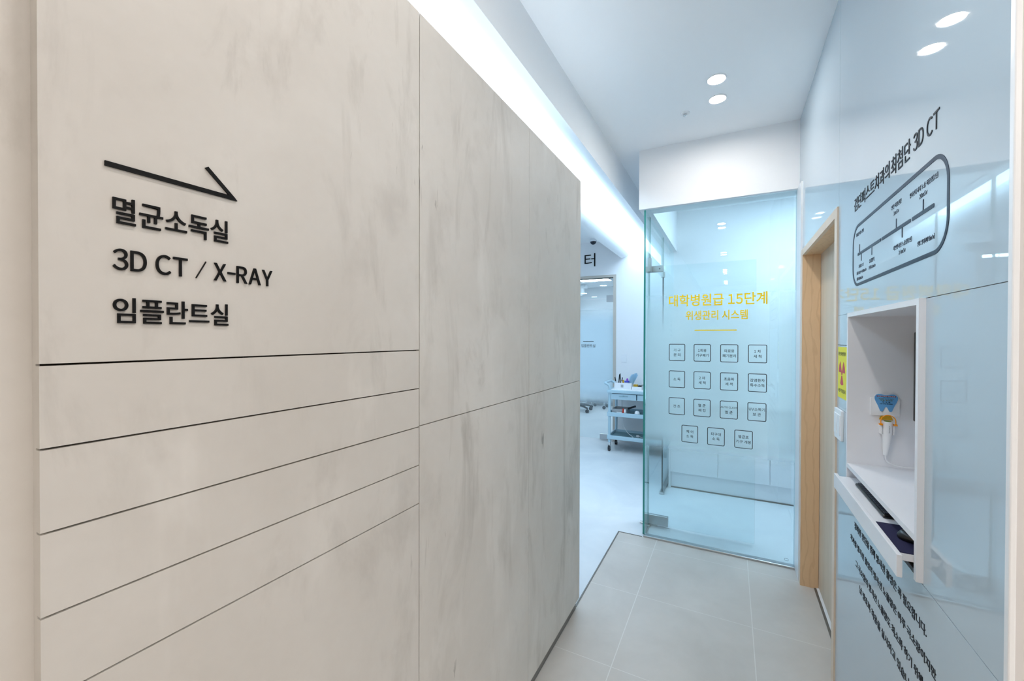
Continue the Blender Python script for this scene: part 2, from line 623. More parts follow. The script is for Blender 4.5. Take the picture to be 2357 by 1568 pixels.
# right wall: glass cladding in panels
bm = B()
e = .0009
ND0, ND1 = 2.2, 3.19                      # door casing
for ya, yb, za, zb in ((.976, 2.2-e, 1.6445, ZC), (.976, 1.305, .973+e, 1.6445-2*e), (.976, 2.2, .0, .973-e),
                       (1.98, 2.2, .973-e, 1.259-e), (1.98, 2.2, 1.259+e, 1.522-e), (1.98, 2.2, 1.522+e, 1.6445-e),
                       (2.2+e, YG+.1, 2.10+e, ZC), (3.19, YG+.1, 0, 2.10-e)):
    box(bm, XR, XR+.008, ya, yb, za, zb)
for ya, yb, za, zb in ((.976, YG+.1, 2.1, ZC), (.976, 1.304, 0, 2.1), (1.304, 1.981, 0, .976), (1.304, 1.981, 1.645, 2.1), (1.981, 2.2, 0, 2.1), (3.19, YG+.1, 0, 2.1)):
    box(bm, XR+.0085, XR+.02, ya, yb, za, zb, 1)
struct('wall_right', bm, [M['clad'], M['gap']])
bm = B(); box(bm, XR-.004, XR+.005, .962, .9755, 0, ZC)
struct('trim_1', bm, M['plastic'], bevel=.002)
struct('wall_near_right', bx(XR+.005, 6, .968, 1.3, 0, ZC), M['nearpaint'])
struct('wall_back', bx(-.95, 6, -6.5, -6.4, 0, ZC), M['lobby'])
struct('wall_lobby_side', bx(5.9, 6, -6.4, 1.0, 0, ZC), M['lobby'])

# header over the partition and the beam that turns back along the side glass
bm = B(); box(bm, -.634, XR+.002, 3.34, 3.50, ZH, ZC); box(bm, -.634, -.553, 3.50, 5.17, ZH, ZC)
struct('wall_header', bm, M['wall'])
# far wall of the treatment area with the door opening X -2.95 .. -1.54
bm = B(); box(bm, -5.6, -2.95, YF, YF+.12, 0, ZC); box(bm, -1.54, -.53, YF, YF+.12, 0, ZC); box(bm, -2.95, -1.54, YF, YF+.12, 2.45, ZC)
struct('wall_far', bm, M['wall'])
struct('wall_treatment_side', bx(-5.7, -5.6, -3, 9.5, 0, ZC), M['wall'])
struct('wall_treatment_back', bx(-5.6, XL-.16, -3.1, -3, 0, ZC), M['wall'])
# sterilisation room
bm = B(); box(bm, -.62, 2.2, 5.17, 5.29, 0, ZC)
struct('wall_sterilisation_back', bm, M['wall'])
struct('wall_sterilisation_side', bx(2.1, 2.2, 1.3, 5.17, 0, ZC), M['wall'])
struct('wall_sterilisation_front', bx(XR+.1, 2.2, YG+.02, YG+.1, 0, ZC), M['wall'])
struct('wall_passage', bx(-.62, -.53, 5.29, YF, 0, ZC), M['wall'])
# implant room behind the far door
bm = B(); box(bm, -4.4, -.9, 9.4, 9.5, 0, 2.7); box(bm, -4.5, -4.4, YF+.12, 9.5, 0, 2.7); box(bm, -.9, -.8, YF+.12, 9.5, 0, 2.7)
struct('wall_implant_room', bm, M['wall'])
struct('ceiling_implant_room', bx(-4.5, -.8, YF+.12, 9.5, 2.7, 2.8), M['ceil'])
struct('baseboard_implant_room', bx(-4.4, -.9, 9.385, 9.4, 0, .11), M['base'])
# soffit with the lip of the light cove, and the rounded beam on the other side of it
bm = B()
prism(bm, [(-.81, ZC), (-.81, 2.74), (-.862, 2.765), (-.918, 2.800), (-.968, 2.840), (-1.008, 2.880), (-1.008, ZC)], lambda u, v, w: (u, w, v), -3, YF)
struct('ceiling_soffit', bm, M['fascia'], smooth=True)
bm = B()
pts = [(-1.285, 3.05), (-1.285, 2.86)]
for k in range(1, 13):
    a = math.radians(90*k/12)
    pts.append((-1.285-.135*(1-math.cos(a)), 2.86-.138*math.sin(a)))
pts += [(-1.43, 2.722), (-1.43, 3.05)]
prism(bm, pts, lambda u, v, w: (u, w, v), -3, YF)
struct('ceiling_beam', bm, M['fascia'], smooth=True)
# metal strip between the tiled corridor and the resin floor
bm = B(); box(bm, -.784, -.776, 2.288, 3.343, 0, .004); box(bm, -.784, -.60, 3.337, 3.343, 0, .003)
struct('trim_2', bm, M['plinth'])
# white channel at the right end of the partition
struct('trim_3', bx(.392, XR+.001, 3.195, 3.42, 0, ZH), M['plastic'])

# ------------------------------------------------------------------ lamps
bm = B(); box(bm, -1.274, -1.008, -3, YF, 2.892, 2.91)
o = obj('linear_cove_light', bm, M['cove']); tag(o, 'long glaring white strip light in the ceiling cove above the concrete wall', 'light')

o = obj('fill_strip', bx(-.800, -.765, .25, 2.25, 2.437, 2.447), M['strip']); tag(o, 'added unseen slim cool white fill strip lying along the top of the concrete wall', 'light')  # added out of sight to lift the ceiling brightness

def downlight(x, y, r, lens, label, group, first=None, z=ZC):
    t_ = thing('downlight', label, 'ceiling light', (x, y, z), group)
    bm = B(); lathe(bm, [(r, -.001), (r, -.006), (r+.002, -.007), (r+.006, -.004), (r+.007, .0)], (x, y, z), 36)
    obj('trim_ring', bm, M['plastic'], t_, smooth=True)
    bm = B(); lathe(bm, [(0, -.0035), (r, -.0035), (r, -.0005), (0, -.0005)], (x, y, z), 36)
    obj('lens', bm, lens, t_)
    return t_
d0 = downlight(-.076, 2.607, .045, M['lampwarm'], 'round glowing ceiling downlight of the corridor pair, the one farther from the white header', 'corridor downlights')
dup(d0, (0, .218, 0), 'round glowing ceiling downlight nearest the white header, one of the corridor pair')
for y in (.70, -1.31, -3.31, -5.31):
    for dy in (-.107, .107):
        dup(d0, (-.03, y+dy-2.607, 0), 'round ceiling downlight behind the camera, seen only mirrored in the glass')
c0 = downlight(-3.12, 2.0, .10, M['lampcool'], 'round cool white ceiling light mirrored in the far glass door', 'treatment area lights')
for x, y in ((-3.14, 1.0), (-4.25, -.77), (-4.3, -2.04), (-3.12, 3.4), (-3.12, 4.8), (-4.4, 1.0), (-4.4, 3.4), (-2.2, -1.6)):
    dup(c0, (x+3.12, y-2.0, 0))
LB = 'flat square fill lamp added unseen in the lobby beside and behind the camera'  # lobby panels are added, out of view, to brighten walls and ceiling
for x, y, z, nm in ((1.5, .2, ZC, LB), (1.5, -1.6, ZC, LB), (3.3, .0, ZC, LB), (3.3, -2.0, ZC, LB), (1.5, -3.6, ZC, LB), (.6, 4.15, ZC, 'flat square lamp added to light the room behind the glass partition, hidden by the header'),  # sterilisation room lamp is added, unseen, to light that room
                    (-2.4, 8.0, 2.7, 'flat square ceiling lamp of the room behind the frosted far door')):
    t_ = thing('unseen_panel_light', nm, 'ceiling light', (x, y, z))
    obj('frame', ring(B(), rrect(x-.33, x+.33, y-.33, y+.33, .01, 2), rrect(x-.3, x+.3, y-.3, y+.3, .01, 2), lambda u, v, w: (u, v, w), z-.012, z), M['plastic'], t_)
    obj('diffuser', bx(x-.3, x+.3, y-.3, y+.3, z-.008, z-.001), M['lobbyfill'] if nm == LB else M['ster'], t_)
    if nm == LB:
        t_['group'] = 'added lobby fill lamps'

# ------------------------------------------------------------------ raised lettering on the concrete wall
def raised(name, s, u0, u1, v0, v1, label, bold=.012):
    t_ = thing(name, label, 'sign lettering', (XL, (u0+u1)/2, v0))
    bm = text(s, FL, u0, u1, v0, v1, depth=.0032, bold=bold, lift=.0, res=8)
    for lb in split_letters(bm, lambda c: c.y):
        obj('letter', lb, M['black'], t_)
raised('raised_lettering', '멸균소독실', .2555, .4045, 1.7065, 1.7445, 'top line of raised black Korean letters on the concrete wall, just under the arrow', .007)
raised('raised_lettering', '3D CT / X-RAY', .2555, .4815, 1.6425, 1.6725, 'middle line of raised black letters reading 3D CT / X-RAY on the concrete wall', .007)
raised('raised_lettering', '임플란트실', .2555, .4045, 1.5685, 1.6045, 'bottom line of raised black Korean letters on the concrete wall, under the X-RAY line', .007)
bm = B()
tipu, tipv = .4195, 1.7845
prism(bm, [(.2475, 1.7828), (tipu, 1.7835), (tipu-.0035, 1.7875), (.3745, 1.8265), (.3700, 1.8235), (.4060, 1.7900), (.2475, 1.7895)], FL, 0, .0032)
o = obj('direction_arrow', bm, M['black']); tag(o, 'long thin raised black arrow pointing right on the concrete wall above the lettering', 'sign arrow')

# ------------------------------------------------------------------ glass partition with its printing
gp = thing('glass_partition', 'tall front glass panel with yellow heading and fifteen black outlined boxes at the corridor end', 'glass panel', (-.1, YG, 0))
obj('glass_pane', bx(-.584, .396, YG-.006, YG+.006, .012, ZH-.004), M['glass'], gp)
bm = B()
vs = [bm.verts.new(p) for p in ((-.582, YG+.0075, .02), (.39, YG+.0075, .02), (.39, YG+.0075, 2.52), (-.582, YG+.0075, 2.52))]
bm.faces.new(vs)
o = obj('frosted_film', bm, M['film'], gp)
obj('sill_channel', bx(-.592, .398, YG-.030, YG+.02, 0, .014), M['steel'], gp, bevel=.003)
def decal(s, u0, u1, v0, v1, m, name, parent, bold=.0, **k):
    return obj(name, text(s, FG, u0, u1, v0, v1, depth=.0006, bold=bold, lift=.0004, **k), m, parent)
decal('대학병원급 15단계', -.414, .226, 1.784, 1.872, M['yellow'], 'heading_text', gp, .016)
decal('위생관리 시스템', -.295, .108, 1.681, 1.750, M['yellow'], 'subheading_text', gp, .016)
obj('heading_rule', prism(B(), rrect(-.234, .041, 1.6015, 1.6095, .002, 2), FG, .0004, .001), M['yellow'], gp)
rows = [(1.503, (('기 구', '분 리'), ('1회용', '기구폐기'), ('의료용', '폐기분리'), ('1 차', '세 척')), (-.3545, -.1815, -.006, .169)),
        (1.301, (('소 독',), ('2 차', '세 척'), ('초음파', '세 척'), ('감염환자', '특수소독')), (-.3545, -.1815, -.006, .169)),
        (1.098, (('건 조',), ('멸 균', '패 킹'), ('AUTO CLAVE', '멸 균'), ('UV소독기', '보 관')), (-.3545, -.1815, -.006, .167)),
        (.897, (('체 어', '소 독'), ('타구대', '소 독'), ('멸균포', '기구 개봉')), (-.263, -.088, .087))]
for top, words, cols in rows:
    for ws, cu in zip(words, cols):
        u0, u1, v0, v1 = cu-.057, cu+.057, top-.128, top
        bo = obj('step_box', ring(B(), rrect(u0, u1, v0, v1, .010, 5), rrect(u0+.0044, u1-.0044, v0+.0044, v1-.0044, .0064, 5), FG, .0004, .001), M['decal'], gp)
        for k, w in enumerate(ws):
            cv = top-.064+(0 if len(ws) == 1 else (.0175 if k == 0 else -.0175))
            sz = .0168 if w.startswith('AUTO') else .0243
            obj('step_text', text(w, FG, cu=cu, cv=cv, size=sz, depth=.0006, bold=.009, lift=.0004, res=2), M['decal'], bo)
obj('maker_mark', ring(B(), rrect(.335, .357, .040, .054, .001, 1), rrect(.336, .356, .041, .053, .001, 1), FG, .0004, .0008), M['decal'], gp)

# side glass along the treatment area: narrow front panel, transom, fixed rear panel
sg = thing('side_glass_screen', 'narrow side glass and transom running back from the green edged corner of the partition', 'glass panel', (-.591, 4.3, 0))
def pane(name, y0, y1, z0, z1):
    bm = B(); fs = box(bm, -.599, -.585, y0, y1, z0, z1)
    fs[2].material_index = 1; fs[3].material_index = 1
    return obj(name, bm, [M['glass2'], M['edge']], sg)
pane('corner_panel', YG-.008, 3.560, .014, ZH-.004)
pane('transom_panel', 3.579, 4.352, 2.146, ZH-.004)
bm = B(); fs = box(bm, -.597, -.585, 4.356, 5.165, .02, ZH-.004); fs[2].material_index = 1
obj('rear_panel', bm, [M['glass2'], M['dkedge']], sg)
obj('floor_channel', bx(-.612, -.572, 4.33, 5.165, 0, .022), M['steel'], sg, bevel=.002)
obj('corner_channel', bx(-.606, -.580, YG+.02, 3.525, 0, .012), M['steel'], sg, bevel=.002)
obj('hinge_plate', bx(-.612, -.572, 3.522, 3.564, 2.088, 2.20), M['steel'], sg, bevel=.003)
obj('rear_clamp', bx(-.609, -.575, 4.345, 4.385, 2.146, 2.20), M['steel'], sg, bevel=.003)

# swing door of that room, standing open parallel to the partition
gd = thing('glass_swing_door', 'open frameless glass door with steel patch fittings standing just behind the partition', 'door', (-.2, 3.586, 0))
bm = B(); fs = box(bm, -.625, .168, 3.580, 3.592, .014, 2.133); fs[0].material_index = 1; fs[1].material_index = 1
obj('door_pane', bm, [M['glass2'], M['edge']], gd)
obj('top_patch', bx(-.613, -.483, 3.570, 3.602, 2.086, 2.137), M['steel'], gd, bevel=.003)
bm = B(); cyl(bm, (-.512, 3.5695, 2.112), (-.512, 3.568, 2.112), .006)
obj('screw', bm, M['plinth'], gd)
obj('bottom_patch', bx(-.637, -.438, 3.570, 3.602, .014, .092), M['steel'], gd, bevel=.003)
bm = B(); box(bm, -.66, -.52, 3.573, 3.60, .0, .013); box(bm, -.60, -.575, 3.53, 3.64, 0, .012)
obj('floor_pivot', bm, M['chrome'], gd, bevel=.002)

# cabinet and counter in the room behind the partition
cb = thing('base_cabinet', 'white base cabinet with plain doors on a recessed kick board behind the glass partition', 'cabinet', (.3, 4.87, 0))
obj('carcass', bx(-.535, 2.09, 4.592, 5.165, .165, .86), M['white'], cb)
for xa, xb in ((-.537, -.1025), (-.0995, .3355), (.3385, .7735), (.7765, 1.2115)):
    d_ = obj('door', bx(xa, xb, 4.572, 4.591, .168, .845), M['white'], cb, bevel=.0015)
    obj('edge_pull', bx(xa+.02, xb-.02, 4.569, 4.572, .835, .845), M['steel'], d_)
obj('kick_board', bx(-.535, 2.09, 4.60, 4.615, .012, .165), M['white'], cb)
obj('floor_seal', bx(-.535, 2.09, 4.594, 4.60, 0, .012), M['plinth'], cb)
obj('end_panel', bx(-.557, -.537, 4.565, 5.165, 0, .86), M['white'], cb)
o = obj('countertop', bx(-.560, 2.09, 4.545, 5.165, .86, .90), M['plastic'], bevel=.003)
tag(o, 'white countertop lying on the base cabinet behind the frosted glass', 'countertop')

# ------------------------------------------------------------------ maple door in the right wall
bm = B()
FX = .3965
# casing face, jamb linings
box(bm, FX, .412, 2.2, 2.246, 0, 2.105); box(bm, FX, .412, 3.148, 3.19, 0, 2.105); box(bm, FX, .412, 2.246, 3.148, 2.066, 2.105)
dr = struct('door_1', bm, M['casing'])
bm = B(); box(bm, .412, .56, 2.222, 2.246, 0, 2.09); box(bm, FX+.0005, .4905, 3.147, 3.172, 0, 2.066)
box(bm, .412, .56, 2.246, 3.148, 2.066, 2.09)
obj('jamb_lining', bm, M['maple'], dr)
lx0, lx1 = .492, .53
bm = B()
hy0, hy1, hz0, hz1 = 2.745, 2.785, 1.385, 1.58
box(bm, lx0, lx1, 2.20, hy0, .012, 2.10); box(bm, lx0, lx1, hy1, 3.16, .012, 2.10)
box(bm, lx0, lx1, hy0, hy1, .012, hz0); box(bm, lx0, lx1, hy0, hy1, hz1, 2.10)
lf = obj('door_leaf', bm, M['leaf'], dr)
obj('finger_pull', bx(lx0+.014, lx1-.002, hy0, hy1, hz0, hz1), M['leaf'], lf)
bm = B(); cyl(bm, (lx0-.001, 2.765, 1.362), (lx0+.002, 2.765, 1.362), .006)
obj('lock_cap', bm, M['steel'], lf)
obj('floor_track', bx(.468, .480, 2.25, 3.147, 0, .004), M['plinth'], dr)
obj('threshold_strip', bx(.480, .54, 2.25, 3.147, 0, .006), M['plastic'], dr)
struct('wall_behind_door', bx(.56, .60, 2.0, 3.3, 0, 2.2), M['wall'])

# ------------------------------------------------------------------ lettering on the glass cladding
tt = thing('wall_title_lettering', 'large dark raised title ending in 3D CT on the glass clad right wall', 'sign lettering', (XR, 1.6, 2.008))
for s, ya, yb, za, zb in (('검단퍼스트치과의', 1.948, 1.567, 2.0115, 2.0600), ('최첨단', 1.552, 1.409, 2.0065, 2.0600), ('3D CT', 1.390, 1.243, 2.0135, 2.0565)):
    for lb in split_letters(text(s, FR, -ya, -yb, za, zb, depth=.0014, bold=.0, res=6), lambda c: -c.y):
        obj('letter', lb, M['ink'], tt)
ch = thing('dose_chart', 'dark outlined rounded box chart of radiation doses on the glass clad right wall', 'wall chart', (XR, 1.58, 1.737))
obj('chart_outline', ring(B(), rrect(-1.967, -1.193, 1.7365, 1.9565, .072, 12), rrect(-1.957, -1.203, 1.7465, 1.9465, .062, 12), FR, 0, .0010), M['navy'], ch)
for ya, yb in ((1.897, 1.639), (1.631, 1.404), (1.395, 1.266)):
    obj('scale_bar', prism(B(), rrect(-ya, -yb, 1.8438, 1.8532, .0030, 3), FR, 0, .0010), M['navy'], ch)
for y, za, zb in ((1.874, 1.849, 1.881), (1.851, 1.819, 1.849), (1.730, 1.818, 1.849), (1.507, 1.849, 1.879), (1.462, 1.817, 1.849), (1.326, 1.849, 1.879)):
    obj('tick', prism(B(), rrect(-y-.0028, -y+.0028, za, zb, .0026, 4), FR, 0, .0009), M['navy'], ch)
for s, ya, yb, zc, h in (('치과용 파노라마', 1.921, 1.825, 1.921, .0135), ('치과용 CT', 1.884, 1.822, 1.8035, .0125), ('1회 0.03~0.08mSv', 1.911, 1.790, 1.782, .0125),
                         ('1회 0.01mSv', 1.910, 1.831, 1.7615, .0125), ('유럽왕복', 1.758, 1.702, 1.802, .0135), ('1회 0.1mSv', 1.763, 1.691, 1.781, .0125),
                         ('연간 허용선량', 1.548, 1.470, 1.918, .0135), ('1mSv', 1.530, 1.489, 1.898, .0115), ('자연방사선 노출량(1년)', 1.530, 1.395, 1.8005, .0140),
                         ('2.4mSv', 1.487, 1.438, 1.7815, .0115), ('방사선종사자 노출 허용량(1년)', 1.411, 1.247, 1.911, .0140), ('20mSv', 1.350, 1.305, 1.891, .0120),
                         ('단위 : 밀리시버트(mSv)', 1.359, 1.263, 1.779, .0130)):
    obj('caption', text(s, FR, -ya, -yb, zc-h/2, zc+h/2, depth=.0006, bold=.004, res=2), M['navy'], ch)
nt = thing('printed_notice', 'four lines of dark Korean print low on the glass clad right wall under the drawer', 'wall notice', (XR, 1.6, .667))
for s, ya, yb, zb_, zt in (('정확한 진단을 위해 방사선 촬영은 꼭 필요합니다.', 1.909, 1.284, .8615, .8875), ('치과용 방사선 촬영의 방사선 노출량은 아주 극소량이지만', 1.963, 1.233, .7985, .8225),
                           ('그 극소량의 방사선 노출량도 최소화 하기 위해', 1.889, 1.303, .7335, .7585), ('납 방호복 착용을 실시하고 있습니다.', 1.836, 1.345, .6685, .6945)):
    obj('text_line', text(s, FR, -ya, -yb, zb_, zt, depth=.0010, bold=.006, res=3), M['ink'], nt)

# ------------------------------------------------------------------ wall niche with its drawer
NX = .390
ni = thing('wall_niche', 'white open box niche set into the glass clad right wall with a shelf', 'niche shelf', (XR, 1.64, .977))
bm = B(); box(bm, NX, .615, 1.305, 1.320, .977, 1.644); box(bm, NX, .615, 1.965, 1.980, .977, 1.644)
box(bm, NX, .615, 1.320, 1.965, 1.629, 1.644)
box(bm, .46, .615, 1.320, 1.965, .977, .990)
obj('box_frame', bm, M['white'], ni)
obj('back_panel', bx(.600, .615, 1.320, 1.965, .990, 1.629), M['white'], ni)
obj('shelf', bx(NX, .600, 1.320, 1.965, 1.068, 1.083), M['white'], ni)
dw = thing('pull_out_drawer', 'white shallow keyboard drawer pulled out a little below the niche shelf', 'drawer', (.44, 1.64, .98))
obj('drawer_front', bx(.3545, .3655, 1.303, 1.982, .981, 1.035), M['white'], dw, bevel=.0012)
obj('drawer_tray', bx(.3655, .585, 1.326, 1.959, 1.014, 1.031), M['white'], dw)
for ya, yb in ((1.3205, 1.3255), (1.9595, 1.9645)):
    obj('runner', bx(.40, .58, ya, yb, 1.004, 1.022), M['steel'], dw)
kb = thing('keyboard', 'slim black computer keyboard lying in the white drawer under the niche shelf', 'keyboard', (.46, 1.71, 1.031))
bm = B(); box(bm, .393, .520, 1.558, 1.862, 1.031, 1.0405)
obj('case', bm, M['dark'], kb, bevel=.004)
for r_ in range(5):
    for c_ in range(14):
        y = 1.570+c_*.0206; x = .400+r_*.0225
        k = obj('key', bx(x, x+.0185, y, y+.0172, 1.0405, 1.0435), M['keys'], kb)
o = obj('mouse_pad', bx(.367, .55, 1.328, 1.516, 1.031, 1.0335), M['pad']); tag(o, 'navy blue cloth mouse pad at the near end of the white drawer', 'mouse pad')
mo = thing('computer_mouse', 'black computer mouse resting on the navy mouse pad in the drawer', 'computer mouse', (.43, 1.415, 1.0335))
bm = B()
bmesh.ops.create_uvsphere(bm, u_segments=24, v_segments=14, radius=1)
for v in bm.verts:
    x, y, z = v.co
    z2 = max(z, -.25)
    v.co = (.438+x*.052, 1.418+y*.031*(1-.12*x), 1.0337+(z2+.25)*.0235)
obj('body', bm, M['dark'], mo, smooth=True)
bm = B(); cyl(bm, (.405, 1.4145, 1.058), (.405, 1.4215, 1.058), .006)
obj('scroll_wheel', bm, M['rubber'], mo)
mn = thing('monitor', 'thin black monitor fixed on the back of the white wall niche', 'monitor', (.59, 1.62, 1.26))
obj('screen_case', bx(.566, .584, 1.365, 1.935, 1.262, 1.571), M['dark'], mn, bevel=.003)
obj('wall_bracket', bx(.584, .600, 1.52, 1.72, 1.35, 1.48), M['dark'], mn)

# tooth card, holder and camera handpiece on the far side of the niche
YS = 1.965
def FS(u, v, w): return (u, YS-w, v)
tc = thing('tooth_sign', 'small sky blue tooth shaped sign on a white card inside the niche', 'sign', (.4975, YS, 1.272))
obj('card', bx(.457, .5375, YS-.006, YS, 1.270, 1.3335), M['plastic'], tc)
half = [(0, 1.3445), (.006, 1.3452), (.014, 1.3475), (.022, 1.3478), (.0285, 1.3445), (.0325, 1.3375), (.0322, 1.329), (.0285, 1.318), (.0235, 1.307), (.0190, 1.294), (.0165, 1.2865), (.0125, 1.2845), (.0085, 1.2865), (.0060, 1.2925), (.0035, 1.299), (0, 1.3022)]
cx = .4995
def tooth(k, dz=0):
    r_ = [(cx+u*k, 1.316+(v-1.316)*k) for u, v in half]
    l_ = [(cx-u*k, 1.316+(v-1.316)*k) for u, v in half[1:-1]][::-1]
    return r_+l_
obj('white_border', prism(B(), tooth(1.06), FS, .006, .0075), M['plastic'], tc)
tf = obj('tooth_face', prism(B(), tooth(1.0), FS, .0075, .0085), M['tooth'], tc)
obj('red_bar', prism(B(), [(cx-.0265, 1.3385), (cx+.0265, 1.3385), (cx+.0265, 1.3420), (cx-.0265, 1.3420)], FS, .0085, .009), M['red'], tf)
for s, w, z, h, mm in (('구강 카메라 사용 안내', .046, 1.3402, .0026, 'plastic'), ('TEL. 문의', .020, 1.3362, .0018, 'decal'), ('치과용 3D-X-RAY', .042, 1.3310, .0036, 'olive'), ('정밀 촬영실', .034, 1.3258, .0036, 'olive'),
                       ('전 용 실', .022, 1.3195, .0036, 'decal'), ('대기해 주세요', .036, 1.3130, .0038, 'decal')):
    obj('print_line', text(s, FS, cx-w/2, cx+w/2, z-h/2, z+h/2, depth=.0004, lift=.0091, bold=.01, res=1), M[mm], tf)
hp = thing('camera_handpiece', 'white dental camera handpiece with green lens hanging in an orange cradle', 'dental camera', (.501, 1.948, 1.125))
yc = YS-.017
bm = B()
cyl(bm, (.501, yc, 1.205), (.501, yc+.001, 1.252), .0135, .0155, 24)
tube(bm, [(.5, yc, 1.206), (.5005, yc, 1.19), (.498, yc, 1.16), (.496, yc, 1.13)], [.0132, .0125, .010, .0065], 20)
obj('body', bm, M['plastic'], hp, smooth=True)
bm = B(); cyl(bm, (.501, yc-.004, 1.2521), (.501, yc-.004, 1.2535), .0105, .0105, 24)
obj('lens', bm, M['green'], hp)
bm = B(); box(bm, .4815, .4865, yc-.008, YS, 1.205, 1.236); box(bm, .5155, .5195, yc-.008, YS, 1.205, 1.236)
obj('holder_clip', bm, M['plastic'], hp, bevel=.001)
bm = B()
arc = [(.501+.0205*math.cos(math.radians(a)), yc-.010, 1.2545+.0205*math.sin(math.radians(a))) for a in range(0, 181, 15)]
tube(bm, [(.5215, yc-.010, 1.242)]+arc+[(.4805, yc-.010, 1.242)], .0016, 8)
box(bm, .5165, .5255, yc-.014, yc+.0, 1.2385, 1.2445); box(bm, .4765, .4855, yc-.014, yc+.0, 1.2385, 1.2445)
obj('cradle_handle', bm, M['orange'], hp)
bm = B(); prism(bm, [(.501+.019*math.cos(math.radians(a)), 1.2545+.019*math.sin(math.radians(a))) for a in range(0, 181, 15)], FS, .001, .003)
obj('cradle_back', bm, M['amber'], hp)
obj('side_text', text('Tru Xray 6', lambda u, v, w: (.5035-(v-0), yc-.0152-w, 1.212+u), 0, .026, -.002, .002, depth=.0004, bold=.01, res=1), M['decal'], hp)
bm = B(); tube(bm, spline([(.496, yc, 1.131), (.499, yc, 1.112), (.515, yc, 1.098), (.545, yc+.002, 1.092), (.590, yc+.004, 1.094)]), .0022, 8)
obj('cable', bm, M['plastic'], hp, smooth=True)

# warning sticker and switch beside the maple door
st = thing('radiation_warning_sticker', 'yellow radiation warning sheet with red trefoil between maple door and niche', 'warning sign', (XR, 2.11, 1.305))
obj('sheet', bx(XR-.001, XR, 2.036, 2.186, 1.306, 1.514), M['sticker'], st)
cy, cz = 2.118, 1.410
def FRs(u, v, w): return (XR-.001-w, cy-u, cz+v)
bm = B()
for a0 in (30, 150, 270):
    pts = [(.014*math.cos(math.radians(a0+d)), .014*math.sin(math.radians(a0+d))) for d in (-30, 0, 30)]
    pts += [(.052*math.cos(math.radians(a0+d)), .052*math.sin(math.radians(a0+d))) for d in (30, 15, 0, -15, -30)]
    prism(bm, pts, FRs, 0, .0004)
prism(bm, [(.0105*math.cos(2*PI*k/20), .0105*math.sin(2*PI*k/20)) for k in range(20)], FRs, 0, .0004)
obj('trefoil', bm, M['stred'], st)
obj('top_text', text('진단용 방사선발생장치', FRs, -.060, .060, .068, .084, depth=.0003, bold=.015, res=2), M['stink'], st)
obj('bottom_text', text('사용구역 출입금지', FRs, -.060, .060, -.082, -.066, depth=.0003, bold=.015, res=2), M['stink'], st)

def switch(name, label, x, y, z, w, h, fmap, rockers):
    t_ = thing(name, label, 'light switch', (x, y, z))
    obj('plate', prism(B(), rrect(-w/2, w/2, 0, h, .006, 4), fmap, 0, .009), M['plastic'], t_, bevel=.0015)
    for u0, u1, v0, v1 in rockers:
        obj('rocker', prism(B(), rrect(u0, u1, v0, v1, .002, 2), fmap, .009, .012), M['plastic'], t_, bevel=.001)
switch('light_switch', 'white light switch plate on the glass wall between maple door and niche', XR, 2.145, 1.135, .12, .124,
       lambda u, v, w: (XR-w, 2.145-u, 1.135+v), ((-.05, -.005, .02, .104), (.005, .05, .02, .104)))
switch('light_switch', 'white square light switch on the far white wall above the blue trolley', -1.384, YF, 1.188, .084, .12,
       lambda u, v, w: (-1.384+u, YF-w, 1.188+v), ((-.022, .024, .035, .085),))

# ------------------------------------------------------------------ far wall: sign, dome camera, frosted door
bm = text('터', FF, -1.990, -1.822, 2.632, 2.832, depth=.008, bold=-.002)
o = obj('wall_letter', bm, M['black']); tag(o, 'single large black Korean letter on the far wall above the frosted door', 'sign lettering')
dc = thing('dome_camera', 'small dark dome camera hanging from the ceiling above the large black letter', 'security camera', (-1.80, 6.02, ZC))
bm = B(); lathe(bm, [(0, 0), (.055, 0), (.055, -.03), (.047, -.036), (0, -.036)], (-1.80, 6.02, ZC)); obj('mount', bm, M['plastic'], dc, smooth=True)
bm = B(); lathe(bm, [(.044, -.036)]+[(.044*math.cos(math.radians(a)), -.036-.044*math.sin(math.radians(a))) for a in range(10, 91, 10)], (-1.80, 6.02, ZC)); obj('dome', bm, M['dome'], dc, smooth=True)

bm = B()
box(bm, -1.545, -1.503, YF-.012, YF+.12, 0, 2.487); box(bm, -2.99, -2.948, YF-.012, YF+.12, 0, 2.487); box(bm, -2.948, -1.545, YF-.012, YF+.12, 2.450, 2.487)
d2 = struct('door_2', bm, M['frame2'])
obj('glass_leaf', bx(-2.94, -1.552, YF+.03, YF+.042, .012, 2.13), M['glass2'], d2)
obj('transom_glass', bx(-2.94, -1.548, YF+.03, YF+.042, 2.138, 2.448), M['glass2'], d2)
bm = B()
bm.faces.new([bm.verts.new(p) for p in ((-2.93, YF+.045, .02), (-1.556, YF+.045, .02), (-1.556, YF+.045, 2.125), (-2.93, YF+.045, 2.125))])
obj('frosted_film', bm, M['film2'], d2)
obj('top_patch', bx(-1.655, -1.549, YF+.018, YF+.054, 2.085, 2.185), M['steel'], d2, bevel=.003)
obj('bottom_patch', bx(-1.75, -1.552, YF+.018, YF+.054, .012, .092), M['steel'], d2, bevel=.003)
bm = text('임플란트실', lambda u, v, w: (u, YF+.029-w, v), -2.048, -1.826, 1.398, 1.447, depth=.0006, bold=.004)
obj('door_text', bm, M['decal'], d2)
obj('door_rule', bx(-2.020, -1.852, YF+.0284, YF+.029, 1.485, 1.495), M['decal'], d2)

